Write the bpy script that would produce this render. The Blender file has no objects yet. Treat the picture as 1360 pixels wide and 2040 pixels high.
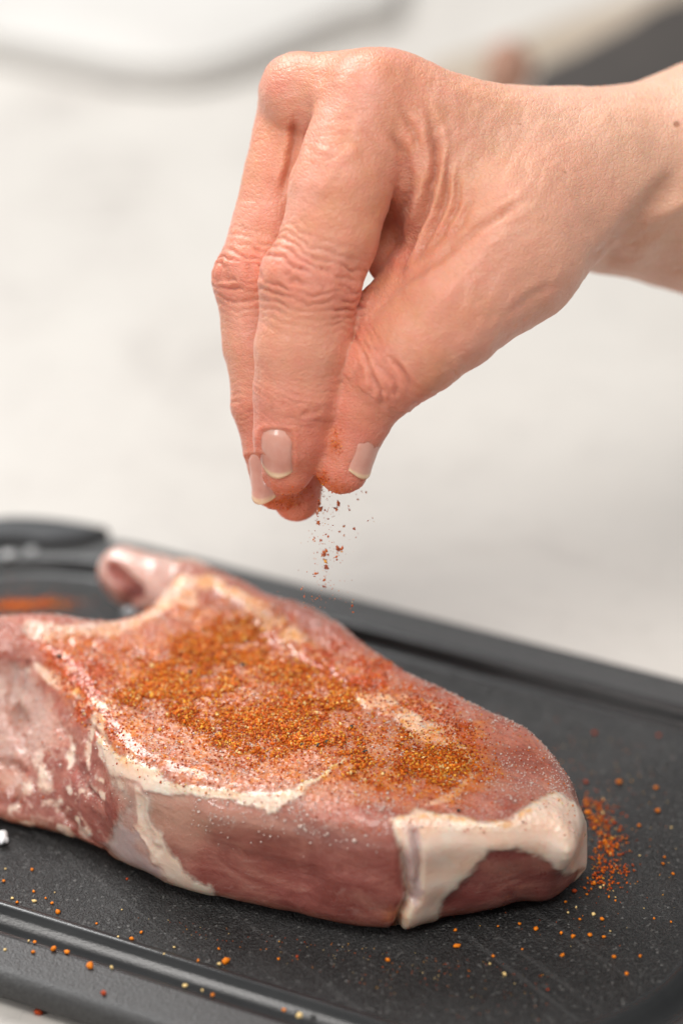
import bpy, math, random
import numpy as np
from mathutils import Matrix, Vector

# ------------------------------------------------------------------ camera, light, exposure
S = 0.01                                     # everything below is authored in centimetres
PITCH = math.radians(30)
CW, CH, FPX = 1360.0, 2040.0, 105.0/36*2040   # measuring frame used while taking off dimensions
BT = 0.70                                    # top of the cutting board above the worktop
sc = bpy.context.scene
DIRV = np.array([0, math.cos(PITCH), -math.sin(PITCH)])
HK = 55.0/60                                 # the hand hangs 55 cm from the lens
UPV = np.array([0, math.sin(PITCH), math.cos(PITCH)])
RTV = np.array([1.0, 0, 0])
def ray(px, py):
    return DIRV + (px-CW/2)/FPX*RTV - (py-CH/2)/FPX*UPV
CAM = np.array([0, 0, BT]) - 60.0*ray(680, 1450)
def W(px, py, z=BT):                          # a measured point on the horizontal plane z
    r = ray(px, py); t = (z-CAM[2])/r[2]
    return CAM + t*r
def WD(px, py, toward=0.0):                   # a measured point on the upright plane of the hand
    return CAM + (60.0-toward)*HK*ray(px, py)
def photo(P):                                 # inverse of W / WD, used as a modelling chart
    Q = P - CAM
    t = Q@DIRV
    return 680+FPX*(Q@RTV)/t, 1020-FPX*(Q@UPV)/t

cam = bpy.data.cameras.new('camera'); camo = bpy.data.objects.new('camera', cam)
sc.collection.objects.link(camo); sc.camera = camo
camo.location = CAM*S; camo.rotation_euler = (math.radians(90)-PITCH, 0, 0)
cam.lens = 105; cam.sensor_width = 36; cam.sensor_height = 24; cam.clip_start = .05; cam.clip_end = 50
cam.dof.use_dof = True; cam.dof.focus_distance = 0.548; cam.dof.aperture_fstop = 5.8

world = bpy.data.worlds.new('World'); sc.world = world; world.use_nodes = True
wb = world.node_tree.nodes['Background']
wb.inputs[0].default_value = (.97, .985, 1.0, 1); wb.inputs[1].default_value = 0.235
def area(name, loc, target, size, sizey, power, col):
    L = bpy.data.lights.new(name, 'AREA'); L.shape = 'RECTANGLE'; L.size = size; L.size_y = sizey
    L.energy = power; L.color = col
    o = bpy.data.objects.new(name, L); sc.collection.objects.link(o)
    o.location = loc
    o.rotation_euler = (Vector(target)-Vector(loc)).to_track_quat('-Z', 'Y').to_euler()
    return o
area('window_light', (-.60, .98, 1.10), (0, .05, 0), .8, .6, 23, (1, .995, .985))
area('ceiling_light', (.05, -.45, 1.35), (0, 0, .06), .8, .8, 14.5, (1, .965, .92))
area('front_light', (-.85, -.70, .65), (0, 0, .10), .28, .28, 4.0, (1, .965, .93))
sc.view_settings.view_transform = 'Standard'; sc.view_settings.look = 'None'
sc.view_settings.exposure = 0.05; sc.view_settings.gamma = 1.0
sc.cycles.max_bounces = 8; sc.cycles.caustics_reflective = False; sc.cycles.caustics_refractive = False
sc.cycles.use_denoising = True

# ------------------------------------------------------------------ helpers
rng = np.random.default_rng(7)
def tag(o, label=None, cat=None, group=None, kind=None):
    if label: o['label'] = label
    if cat: o['category'] = cat
    if group: o['group'] = group
    if kind: o['kind'] = kind
    return o
def empty(name, loc=(0, 0, 0)):
    o = bpy.data.objects.new(name, None); sc.collection.objects.link(o); o.location = Vector(loc)*S
    o.empty_display_size = .01
    return o
def mesh(name, V, F, mat=None, parent=None, smooth=True, attrs=None, normals=None):
    me = bpy.data.meshes.new(name)
    V = np.asarray(V, dtype=np.float64)*S
    if isinstance(F, np.ndarray):
        n, k = F.shape
        me.vertices.add(len(V)); me.vertices.foreach_set('co', V.ravel())
        me.loops.add(n*k); me.loops.foreach_set('vertex_index', F.astype(np.int32).ravel())
        me.polygons.add(n); me.polygons.foreach_set('loop_start', np.arange(0, n*k, k, dtype=np.int32))
        me.update(calc_edges=True)
    else:
        me.from_pydata(V.tolist(), [], [list(f) for f in F])
    if smooth: me.polygons.foreach_set('use_smooth', np.ones(len(me.polygons), dtype=bool))
    for k, a in (attrs or {}).items():
        a = np.asarray(a, dtype=np.float32)
        if a.ndim == 1:
            me.attributes.new(k, 'FLOAT', 'POINT').data.foreach_set('value', a)
        else:
            c = np.ones((len(a), 4), dtype=np.float32); c[:, :3] = a
            me.attributes.new(k, 'FLOAT_COLOR', 'POINT').data.foreach_set('color', c.ravel())
    if normals is not None: me.normals_split_custom_set_from_vertices(normals.tolist())
    if mat: me.materials.append(mat)
    o = bpy.data.objects.new(name, me); sc.collection.objects.link(o)
    if parent is not None:
        o.parent = parent
        o.matrix_parent_inverse = Matrix.Translation(-parent.location)
    return o
def sstep(a, b, x):
    t = np.clip((x-a)/(b-a), 0, 1); return t*t*(3-2*t)
def hash3(i, j, k, s):
    h = (i*374761393 + j*668265263 + k*2147483647 + s*1274126177) & 0xffffffff
    h = ((h ^ (h >> 13))*1274126177) & 0xffffffff
    h = ((h ^ (h >> 16))*2246822519) & 0xffffffff
    return ((h ^ (h >> 15)) & 0xffffff)/float(0xffffff)
def noise(P, s=0):                            # value noise, 0..1
    P = np.asarray(P); f = np.floor(P); w = P-f; i = f.astype(np.int64); w = w*w*(3-2*w)
    r = 0
    for a in (0, 1):
        for b in (0, 1):
            for c in (0, 1):
                r = r + hash3(i[:, 0]+a, i[:, 1]+b, i[:, 2]+c, s) * (w[:, 0] if a else 1-w[:, 0]) * (w[:, 1] if b else 1-w[:, 1]) * (w[:, 2] if c else 1-w[:, 2])
    return r
def fbm(P, o=4, s=0):
    r = 0; a = .5; t = 0
    for k in range(o):
        r = r + a*noise(P*(2.03**k)+k*17.3, s+k); t += a; a *= .5
    return r/t                                # about 0..1, mean .5
def surface_nets(D, org, h):                  # isosurface 0 of a dense grid of distances
    D = D.astype(np.float32); nx, ny, nz = D.shape
    ins = D < 0
    acc = np.zeros((nx-1, ny-1, nz-1, 3), np.float32); cnt = np.zeros((nx-1, ny-1, nz-1), np.float32)
    gi = np.indices((nx-1, ny-1, nz-1)).astype(np.float32)
    corners = [(a, b, c) for a in (0, 1) for b in (0, 1) for c in (0, 1)]
    def sub(A, c): return A[c[0]:nx-1+c[0], c[1]:ny-1+c[1], c[2]:nz-1+c[2]]
    for c in corners:
        for ax in range(3):
            if c[ax] == 1: continue
            e = list(c); e[ax] = 1; e = tuple(e)
            m = sub(ins, c) != sub(ins, e)
            da = sub(D, c)[m]; db = sub(D, e)[m]; t = da/(da-db)
            p = np.tile(np.array(c, np.float32), (len(t), 1)); p[:, ax] += t
            acc[m] += p; cnt[m] += 1
    act = cnt > 0
    idx = -np.ones(act.shape, np.int64); idx[act] = np.arange(act.sum())
    V = acc[act]/cnt[act][:, None] + np.stack([gi[k][act] for k in range(3)], 1)
    V = V*h + org
    F = []
    for ax in range(3):
        b, c = [(1, 2), (2, 0), (0, 1)][ax]
        sl0 = [slice(1, n-1) for n in (nx, ny, nz)]; sl0[ax] = slice(0, (nx, ny, nz)[ax]-1)
        sl1 = list(sl0); sl1[ax] = slice(1, (nx, ny, nz)[ax])
        i0 = ins[tuple(sl0)]; i1 = ins[tuple(sl1)]
        for flip, m in ((False, i0 & ~i1), (True, ~i0 & i1)):
            w = np.argwhere(m)
            if not len(w): continue
            base = w + 1; base[:, ax] -= 1
            def q(db, dc):
                r = base.copy(); r[:, b] -= db; r[:, c] -= dc
                return idx[r[:, 0], r[:, 1], r[:, 2]]
            quad = np.stack([q(1, 1), q(0, 1), q(0, 0), q(1, 0)], 1)
            if flip: quad = quad[:, ::-1]
            F.append(quad)
    return V, np.concatenate(F)
def subdivide(V, F, levels=1):
    me = bpy.data.meshes.new('tmp'); n = len(F)
    me.vertices.add(len(V)); me.vertices.foreach_set('co', V.ravel())
    me.loops.add(n*4); me.loops.foreach_set('vertex_index', F.astype(np.int32).ravel())
    me.polygons.add(n); me.polygons.foreach_set('loop_start', np.arange(0, n*4, 4, dtype=np.int32)); me.update(calc_edges=True)
    o = bpy.data.objects.new('tmp', me); sc.collection.objects.link(o)
    md = o.modifiers.new('s', 'SUBSURF'); md.levels = levels; md.render_levels = levels
    ev = o.evaluated_get(bpy.context.evaluated_depsgraph_get()); m2 = ev.to_mesh()
    v = np.empty(len(m2.vertices)*3); m2.vertices.foreach_get('co', v)
    f = np.empty(len(m2.loops), np.int32); m2.loops.foreach_get('vertex_index', f)
    ev.to_mesh_clear(); bpy.data.objects.remove(o); bpy.data.meshes.remove(me)
    return v.reshape(-1, 3), f.reshape(-1, 4).astype(np.int64)
def vnormals(V, F):
    a = V[F[:, 2]]-V[F[:, 0]]; b = V[F[:, 3]]-V[F[:, 1]]
    fn = np.cross(a, b); N = np.zeros_like(V)
    for k in range(4): 
        for c in range(3): N[:, c] += np.bincount(F[:, k], fn[:, c], minlength=len(V))
    return N/(np.linalg.norm(N, axis=1)[:, None]+1e-12)
def relax(V, F, it=2, w=.5):
    E = np.concatenate([F[:, [0, 1]], F[:, [1, 2]], F[:, [2, 3]], F[:, [3, 0]]])
    deg = np.bincount(E[:, 0], minlength=len(V))+np.bincount(E[:, 1], minlength=len(V))
    for _ in range(it):
        M = np.stack([np.bincount(E[:, 0], V[E[:, 1], c], minlength=len(V))+np.bincount(E[:, 1], V[E[:, 0], c], minlength=len(V)) for c in range(3)], 1)
        V = V*(1-w)+w*M/np.maximum(deg, 1)[:, None]
    return V
def pl_dist(x, y, pts):                       # distance to a polyline, with its interpolated width
    best = np.full(x.shape, 1e9); wid = np.zeros(x.shape); tt = np.zeros(x.shape)
    for k, (p, q) in enumerate(zip(pts[:-1], pts[1:])):
        dx, dy = q[0]-p[0], q[1]-p[1]; L = dx*dx+dy*dy+1e-9
        t = np.clip(((x-p[0])*dx+(y-p[1])*dy)/L, 0, 1)
        d = np.hypot(x-p[0]-t*dx, y-p[1]-t*dy)
        m = d < best; best = np.where(m, d, best)
        wid = np.where(m, p[2]+(q[2]-p[2])*t if len(p) > 2 else 1, wid); tt = np.where(m, k+t, tt)
    return best, wid, tt
def line(x, y, pts, soft=.5):                 # 1 inside the stroke, 0 outside
    d, w, _ = pl_dist(x, y, pts); return 1-sstep(w*(1-soft), w*(1+soft), d)
def poly_sd(x, y, P):                         # signed distance to a polygon
    P = np.asarray(P, float); d = np.full(x.shape, 1e18); s = np.ones(x.shape)
    n = len(P)
    for i in range(n):
        a = P[i]; b = P[i-1]; e = b-a; wx, wy = x-a[0], y-a[1]
        t = np.clip((wx*e[0]+wy*e[1])/(e@e+1e-12), 0, 1)
        d = np.minimum(d, (wx-e[0]*t)**2+(wy-e[1]*t)**2)
        c1 = y >= a[1]; c2 = y < b[1]; c3 = e[0]*wy > e[1]*wx
        s = np.where((c1 & c2 & c3) | (~c1 & ~c2 & ~c3), -s, s)
    return s*np.sqrt(d)
def inpoly(x, y, P, soft=6):
    return 1-sstep(-soft, soft, poly_sd(x, y, P))
def spline(pts, n=8):                         # Catmull-Rom through points, closed
    P = np.asarray(pts, float); m = len(P); out = []
    for i in range(m):
        p0, p1, p2, p3 = P[i-1], P[i], P[(i+1) % m], P[(i+2) % m]
        for t in np.arange(n)/n:
            out.append(.5*((2*p1)+(-p0+p2)*t+(2*p0-5*p1+4*p2-p3)*t*t+(-p0+3*p1-3*p2+p3)*t**3))
    return np.array(out)

# ------------------------------------------------------------------ materials
class NT:
    def __init__(s, name):
        s.m = bpy.data.materials.new(name); s.m.use_nodes = True; s.t = s.m.node_tree
        s.b = s.t.nodes['Principled BSDF']; s.tc = s.t.nodes.new('ShaderNodeTexCoord').outputs['Object']
    def n(s, typ, **kw):
        nd = s.t.nodes.new(typ)
        for k, v in kw.items():
            if k.startswith('i_'):
                key = k[2:]; key = int(key) if key.isdigit() else key.replace('_', ' ')
                s.put(nd.inputs[key], v)
            else: setattr(nd, k, v)
        return nd
    def put(s, sock, v):
        if isinstance(v, bpy.types.NodeSocket): s.t.links.new(v, sock)
        else: sock.default_value = v if not (isinstance(v, tuple) and len(v) == 3 and sock.type == 'RGBA') else (*v, 1)
    def noise(s, scale, detail=4, rough=.55, dist=0, vec=None, out='Fac'):
        return s.n('ShaderNodeTexNoise', i_Vector=vec or s.tc, i_Scale=scale, i_Detail=detail, i_Roughness=rough, i_Distortion=dist).outputs[out]
    def voro(s, scale, feature='F1', out='Distance', vec=None):
        return s.n('ShaderNodeTexVoronoi', feature=feature, i_Vector=vec or s.tc, i_Scale=scale).outputs[out]
    def rng(s, v, a, b, c=0., d=1.):
        return s.n('ShaderNodeMapRange', i_0=v, i_1=a, i_2=b, i_3=c, i_4=d).outputs[0]
    def math(s, op, a, b=0.): return s.n('ShaderNodeMath', operation=op, i_0=a, i_1=b).outputs[0]
    def mix(s, f, a, b, mode='MIX'):
        nd = s.t.nodes.new('ShaderNodeMix'); nd.data_type = 'RGBA'; nd.blend_type = mode
        s.put(nd.inputs[0], f); s.put(nd.inputs[6], a); s.put(nd.inputs[7], b); return nd.outputs[2]
    def attr(s, name, col=False): return s.n('ShaderNodeAttribute', attribute_name=name).outputs['Color' if col else 'Fac']
    def bump(s, h, strength, dist, prev=None):
        nd = s.n('ShaderNodeBump', i_Height=h, i_Strength=strength, i_Distance=dist)
        if prev is not None: s.t.links.new(prev, nd.inputs['Normal'])
        return nd.outputs[0]
    def scale(s, v, vec=None):
        return s.n('ShaderNodeMapping', i_Vector=vec or s.tc, i_Scale=v).outputs[0]
    def set(s, **kw):
        for k, v in kw.items(): s.put(s.b.inputs[k.replace('_', ' ')], v)
        return s.m

def mat_worktop():
    m = NT('pale_stone')
    n1 = m.noise(11, 6, .6, .8); n2 = m.noise(34, 5, .65, 1.5)
    f = m.math('MULTIPLY', m.rng(n1, .48, .66), m.rng(n2, .42, .62))
    c = m.mix(m.rng(n1, .3, .7), (.565, .540, .505), (.53, .503, .468))
    c = m.mix(m.math('MULTIPLY', f, .55), c, (.33, .30, .28))
    v = m.rng(m.noise(15, 6, .6, 3.0), .49, .5); v2 = m.rng(m.noise(15, 6, .6, 3.0), .5, .51, 1, 0)
    c = m.mix(m.math('MULTIPLY', m.math('MULTIPLY', v, v2), .25), c, (.30, .28, .27))
    return m.set(Base_Color=c, Roughness=m.rng(n2, .2, .8, .32, .5), Specular_IOR_Level=.4)
def mat_board(kind):
    m = NT('black_plastic_'+kind)
    n = m.noise(2100, 2, .6); n2 = m.noise(55, 5, .6)
    glint = m.rng(m.voro(2200, out='Color'), .82, .98)  # specular glints of the plastic, painted as pale specks in the base colour
    if kind == 'grain':
        c = m.mix(m.rng(n, .35, .75), (.008, .008, .0085), (.040, .040, .040))
        c = m.mix(m.math('MULTIPLY', glint, .6), c, (.26, .26, .25))
        c = m.mix(m.math('MULTIPLY', m.rng(n2, .5, .8), .25), c, (.09, .09, .09))
        sw = m.noise(26, 6, .7, 2.0); sc1 = m.noise(90, 2, .5, .3, vec=m.scale((.12, 3.2, 1), m.n('ShaderNodeMapping', i_Vector=m.tc, i_Rotation=(0, 0, .9)).outputs[0]))
        c = m.mix(m.math('MULTIPLY', m.rng(sc1, .66, .70), .22), c, (.12, .12, .12))
        b = m.bump(n, .8, .0007); b = m.bump(m.noise(3600, 1, .5), .7, .0004, b)
        return m.set(Base_Color=c, Roughness=m.rng(sw, .42, .62, .50, .30), Normal=b, Specular_IOR_Level=.5)
    if kind == 'gloss':
        return m.set(Base_Color=m.mix(m.rng(n2, .3, .7), (.02, .021, .022), (.032, .033, .034)), Roughness=.24, Normal=m.bump(n, .08, .0003))
    if kind == 'grip':
        return m.set(Base_Color=m.mix(m.rng(n2, .3, .7), (.022, .024, .027), (.035, .037, .040)), Roughness=.55, Normal=m.bump(n, .3, .0004))
    c = m.mix(m.rng(n, .35, .75), (.028, .028, .029), (.062, .062, .062))
    return m.set(Base_Color=c, Roughness=.45, Normal=m.bump(n, .5, .0004))
def mat_skin():
    m = NT('skin')
    big = m.noise(60, 4, .6, .5); mid = m.noise(260, 4, .6, .6)
    c = m.mix(m.rng(big, .35, .65), (.70, .33, .19), (.78, .39, .285))
    c = m.mix(m.math('MULTIPLY', m.rng(mid, .45, .7), .45), c, (.72, .27, .19))
    c = m.mix(m.attr('pale'), c, (.75, .455, .325))
    c = m.mix(m.math('MULTIPLY', m.attr('red'), .95), c, (.68, .17, .115))
    c = m.mix(m.math('MULTIPLY', m.attr('crease'), .7), c, (.42, .10, .05))
    spots = m.math('MULTIPLY', m.rng(m.voro(75), .0, .055, 1, 0), m.rng(m.voro(75, out='Color'), .6, .62))
    c = m.mix(m.math('MULTIPLY', spots, .35), c, (.50, .2, .11))
    c = m.mix(m.attr('mole'), c, (.34, .12, .06))
    st = m.math('MULTIPLY', m.attr('stain'), m.rng(m.noise(700, 4, .7), .3, .6))
    c = m.mix(st, c, (.62, .13, .01))
    cell = m.voro(1150, 'DISTANCE_TO_EDGE')
    cell2 = m.voro(1000, 'DISTANCE_TO_EDGE', vec=m.scale((1.0, .45, 1.6)))
    fine = m.noise(1900, 3, .6)
    b = m.bump(m.rng(cell2, 0, .18), .45, .00015)
    b = m.bump(m.rng(cell, 0, .12), .3, .0001, b); b = m.bump(fine, .35, .0002, b); b = m.bump(mid, .12, .0006, b)
    return m.set(Base_Color=c, Roughness=m.rng(mid, .3, .7, .36, .50), Subsurface_Weight=.5, Subsurface_Radius=(.9, .28, .14),
                 Subsurface_Scale=.0032, Specular_IOR_Level=.42, Normal=b, Sheen_Weight=.06, Coat_Weight=.10, Coat_Roughness=.25)
def mat_nail():
    m = NT('fingernail')
    f = m.attr('free')
    c = m.mix(m.rng(m.noise(300, 3), .3, .7), (.68, .30, .23), (.74, .38, .30))
    c = m.mix(m.attr('lunula'), c, (.76, .50, .42))
    c = m.mix(f, c, (.86, .56, .36))
    return m.set(Base_Color=c, Roughness=.28, Subsurface_Weight=.3, Subsurface_Radius=(.6, .3, .2), Subsurface_Scale=.002,
                 Coat_Weight=.25, Normal=m.bump(m.noise(400, 3, .6, vec=m.scale((3, .3, .3))), .1, .0003))
def mat_meat():
    m = NT('raw_meat')
    fib = m.noise(270, 6, .68, 1.0, vec=m.scale((.22, .8, 1), m.n('ShaderNodeMapping', i_Vector=m.tc, i_Rotation=(0, 0, .46)).outputs[0])); mid = m.noise(130, 5, .6, .8); fine = m.noise(1600, 3, .6)
    mus = m.mix(m.rng(fib, .34, .66), (.36, .098, .070), (.56, .235, .17))
    mus = m.mix(m.math('MULTIPLY', m.rng(mid, .4, .7), .4), mus, (.42, .12, .105))
    mus = m.mix(m.attr('pinkish'), mus, m.mix(m.rng(fib, .3, .7), (.52, .26, .185), (.60, .35, .26)))
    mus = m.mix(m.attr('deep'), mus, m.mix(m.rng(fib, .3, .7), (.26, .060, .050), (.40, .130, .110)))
    pm = m.noise(75, 5, .62, 1.4, vec=m.scale((.6, 1, 1.3))); mus = m.mix(m.math('MULTIPLY', m.rng(pm, .50, .66), .45), mus, (.66, .31, .235)); mus = m.mix(m.math('MULTIPLY', m.rng(pm, .50, .36), .5), mus, (.24, .055, .045))
    wisp = m.math('MULTIPLY', m.rng(m.noise(150, 6, .7, 2.5, vec=m.scale((.5, 1, 1.4))), .60, .76), m.rng(m.attr('wet'), 0, 1, .5, .15))
    mus = m.mix(wisp, mus, (.70, .47, .41))
    fat = m.mix(m.rng(mid, .35, .65), (.88, .60, .46), (.92, .73, .61))
    fat = m.mix(m.attr('lilac'), fat, (.58, .42, .40))
    c = m.mix(m.rng(m.math('ADD', m.attr('fat'), m.math('MULTIPLY', m.rng(m.noise(300, 5, .65, 1.0), .2, .8, -.5, .5), .55)), .12, .88), mus, fat)
    marb = m.math('MULTIPLY', m.attr('marble'), m.rng(m.noise(120, 5, .6, 1.6), .58, .68))
    c = m.mix(marb, c, (.80, .68, .62))
    sn = m.noise(850, 4, .7, .4); 
    st = m.math('MULTIPLY', m.attr('stain'), m.rng(sn, .25, .62))
    c = m.mix(st, c, m.mix(m.math('MULTIPLY', m.attr('fat'), .8), m.mix(m.rng(m.noise(380, 3), .35, .65), (.56, .11, .005), (.72, .23, .012)), (.90, .42, .07)))
    rs = m.math('MULTIPLY', m.attr('redstain'), m.rng(m.noise(650, 4, .7, .5), .35, .62))
    c = m.mix(rs, c, (.62, .085, .02))
    b = m.bump(m.math('MULTIPLY', fine, m.rng(m.attr('fat'), 0, 1, 1, .3)), .25, .0005); b = m.bump(m.math('MULTIPLY', fib, m.rng(m.attr('fat'), 0, 1, 1, .35)), .16, .0006, b); b = m.bump(m.math('MULTIPLY', m.voro(900), m.attr('wet')), .5, .0006, b); b = m.bump(mid, .30, .0014, b)
    return m.set(Base_Color=c, Roughness=m.rng(mid, .3, .7, .24, .38), Subsurface_Weight=.6, Subsurface_Radius=(1.0, .35, .25),
                 Subsurface_Scale=.004, Specular_IOR_Level=.5, Coat_Weight=.5, Coat_Roughness=.09, Normal=b)
def mat_grain(name, rough=.42):
    m = NT(name)
    return m.set(Base_Color=m.attr('col', True), Roughness=rough, Specular_IOR_Level=.3,
                 Normal=m.bump(m.noise(3500, 2), .5, .0002))
def mat_salt():
    m = NT('salt'); return m.set(Base_Color=(.88, .76, .68), Roughness=.05, Transmission_Weight=.25, IOR=1.5, Coat_Weight=.6, Coat_Roughness=.03)
def mat_plain(name, c, c2, rough, scale=40):
    m = NT(name); return m.set(Base_Color=m.mix(m.rng(m.noise(scale, 5, .6), .3, .7), c, c2), Roughness=rough)

# ------------------------------------------------------------------ the setting: worktop
wx = np.linspace(-130, 130, 27); wy = np.linspace(-90, 170, 27)
XX, YY = np.meshgrid(wx, wy, indexing='ij')
WV = np.stack([XX.ravel(), YY.ravel(), 0*XX.ravel()], 1)
ii = np.arange(27*27).reshape(27, 27)
WF = np.stack([ii[:-1, :-1].ravel(), ii[1:, :-1].ravel(), ii[1:, 1:].ravel(), ii[:-1, 1:].ravel()], 1)
tag(mesh('worktop', WV, WF, mat_worktop()), 'pale beige stone worktop with faint grey blotches under the black board', kind='structure')

# ------------------------------------------------------------------ cutting board
# board frame: u along the long side, v across it
pf0, pf1 = W(210, 1062)[:2], W(1360, 1352)[:2]
BU = (pf1-pf0)/np.linalg.norm(pf1-pf0); BV = np.array([-BU[1], BU[0]])        # BV points away from the camera
vfar = pf0@BV; vfar = 4.75; vnear = -9.72
uleft = W(205, 1056)[:2]@BU - 4.4; uright = 10.62
RC = 5.9
def ring(inset, z, n=28):
    pts = []; Rf = 4.7
    for cu, cv, a0, r in ((uright-Rf, vfar-Rf, 0, Rf-inset), (uleft+RC, vfar-RC, 90, RC-inset), (uleft+RC, vnear+RC, 180, RC-inset), (uright-RC, vnear+RC, 270, RC-inset)):
        for k in range(n+1):
            a = math.radians(a0+90*k/n); u = cu+r*math.cos(a); v = cv+r*math.sin(a)
            p = BU*u+BV*v; pts.append((p[0], p[1], z))
    return pts
def loft(name, prof, mat, parent, cap_first=False, cap_last=False):
    V = []; n = len(ring(0, 0))
    for s, z in prof: V += ring(s, z)
    F = []
    for i in range(len(prof)-1):
        for k in range(n):
            a = i*n+k; b = i*n+(k+1) % n; F.append((a, b, b+n, a+n))
    if cap_last: F.append(tuple((len(prof)-1)*n+k for k in range(n)))
    if cap_first: F.append(tuple(reversed(range(n))))
    return mesh(name, V, F, mat, parent)
def arc(s0, z0, s1, z1, cx, n=5): return None
board = tag(empty('cutting_board', (*(BU*(uleft+uright)/2+BV*(vfar+vnear)/2), 0)), 'black plastic cutting board with a juice groove lying under the raw chop', 'cutting board')
RIMW = 1.20; GW = .50
rimp = [(.35, .06), (.12, .10), (.03, .20), (0, .34), (.01, .50), (.04, .60), (.10, .665), (.20, .695), (.32, BT), (RIMW-.19, BT)]
loft('rim', rimp, mat_board('rim'), board, cap_first=True)
gr = [(RIMW-.19, BT), (RIMW-.14, BT-.003), (RIMW-.10, BT-.010), (RIMW-.06, BT-.022), (RIMW-.03, BT-.036)]
for ds, dz in ((-.01, .05), (.02, .10), (.04, .20), (.07, .26), (.11, .28), (.16, .30), (.22, .29), (.28, .26), (.34, .205), (.39, .15), (.43, .10), (.47, .06)): gr.append((RIMW+ds, BT-dz))
gr += [(RIMW+GW, BT-.038), (RIMW+GW+.03, BT-.006), (RIMW+GW+.06, BT+.012), (RIMW+GW+.10, BT+.022), (RIMW+GW+.14, BT+.022), (RIMW+GW+.18, BT+.012), (RIMW+GW+.22, BT)]
loft('juice_groove', gr, mat_board('gloss'), board)
loft('cutting_surface', [(RIMW+GW+.22, BT), (RIMW+GW+.34, BT)], mat_board('grain'), board, cap_last=True)
# soft raised grip on the far left corner: a lens shape over the rim
gp = []
for px, py in [(-130, 1075), (-60, 1045), (0, 1032), (60, 1031), (120, 1036), (180, 1045), (212, 1052), (214, 1060), (190, 1072), (150, 1081), (90, 1084), (30, 1078), (-40, 1085), (-110, 1110), (-150, 1110)]:
    p = W(px, py+(3 if py < 1056 else -4), BT+.12); gp.append((p[0], p[1]))
gp = spline(gp, 5); gc = gp.mean(0)
GV = []; 
for k, z in [(.98, .12), (1.0, .35), (1.01, BT+.03), (1.0, BT+.09), (.985, BT+.15), (.95, BT+.19), (.88, BT+.20)]:
    q = gc+(gp-gc)*np.array([k, k])
    GV += [(a, b, z) for a, b in q]
n = len(gp); GF = [(i*n+k, i*n+(k+1) % n, (i+1)*n+(k+1) % n, (i+1)*n+k) for i in range(6) for k in range(n)] + [tuple(6*n+k for k in range(n))]
mesh('corner_grip', GV, GF, mat_board('grip'), board)

# ------------------------------------------------------------------ the chop
HT = 2.45
back = [(-40, 1258), (40, 1252), (110, 1247), (180, 1250), (235, 1243), (282, 1220), (322, 1188), (340, 1158), (365, 1140), (420, 1147), (480, 1166), (545, 1199), (600, 1214), (655, 1240), (700, 1275), (770, 1328), (860, 1374), (930, 1408), (985, 1452), (1060, 1510), (1100, 1556), (1135, 1602), (1160, 1650)]
backp = [W(px, py, BT+(2.15 if px > 300 else 2.3)-(.9*sstep(900, 1160, px)))[:2] for px, py in back]
topfront = [(1150, 1690), (1090, 1680), (1000, 1690), (900, 1690), (800, 1700), (700, 1690), (560, 1660), (430, 1635), (330, 1600), (250, 1560), (190, 1490), (140, 1425), (95, 1370), (40, 1350), (-60, 1340), (-190, 1330), (-230, 1270)]
topp = [W(px, py, BT+HT-.35)[:2] for px, py in topfront]
botfront = [(1172, 1735), (1110, 1782), (1050, 1797), (960, 1815), (880, 1830), (800, 1850), (700, 1842), (560, 1815), (450, 1794), (330, 1764), (250, 1722), (140, 1674), (60, 1650), (-60, 1620), (-190, 1560), (-260, 1420), (-240, 1300)]
botp = [W(px, py, BT+.28)[:2] for px, py in botfront]
PT = spline(backp+topp, 4); PB = spline(backp+botp, 4)
PB[:len(back)*4] = PB[:len(back)*4]
h = .075
lo = np.minimum(PT.min(0), PB.min(0))-.5; hi = np.maximum(PT.max(0), PB.max(0))+.5
gx = np.arange(lo[0], hi[0], h); gy = np.arange(lo[1], hi[1], h); gz = np.arange(BT-.35, BT+3.6, h)
GX, GY = np.meshgrid(gx, gy, indexing='ij')
dT = poly_sd(GX, GY, PT); dB = poly_sd(GX, GY, PB)
gpx = (GX)  # world x for the height profile
G2 = np.stack([GX.ravel()*.35, GY.ravel()*.35, 0*GX.ravel()], 1)
Htop = 2.62 - .85*sstep(2.5, 6.2, GX) + .25*sstep(-3.5, -7, GX) + .30*(fbm(G2, 3, 5).reshape(GX.shape)-.5)
Htop += -.12*np.exp(-((GX+1)**2+(GY+.2)**2)/6)
D = np.empty((len(gx), len(gy), len(gz)), np.float32)
for k, z in enumerate(gz):
    f = np.clip((z-BT)/HT, 0, 1); f = f*f*(3-2*f)*.55+f*.45
    d2 = dB*(1-f)+dT*f
    r = .55
    qx = d2+r; hh = Htop/2; qz = np.abs(z-BT-hh)-hh+r
    D[:, :, k] = np.minimum(np.maximum(qx, qz), 0)+np.hypot(np.maximum(qx, 0), np.maximum(qz, 0))-r
CV, CF = surface_nets(D, np.array([gx[0], gy[0], gz[0]]), h)
CV = relax(CV, CF, 3); CV, CF = subdivide(CV, CF, 1)
CN = vnormals(CV, CF)
cx, cy = photo(CV)
wn = np.stack([fbm(CV*1.6, 4, 11)-.5, fbm(CV*1.6+9, 4, 12)-.5], 1)*36 + np.stack([fbm(CV*7, 3, 13)-.5, fbm(CV*7+5, 3, 14)-.5], 1)*16
mx, my = cx+wn[:, 0], cy+wn[:, 1]
up = sstep(.35, .75, CN[:, 2]); side = 1-up
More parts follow.
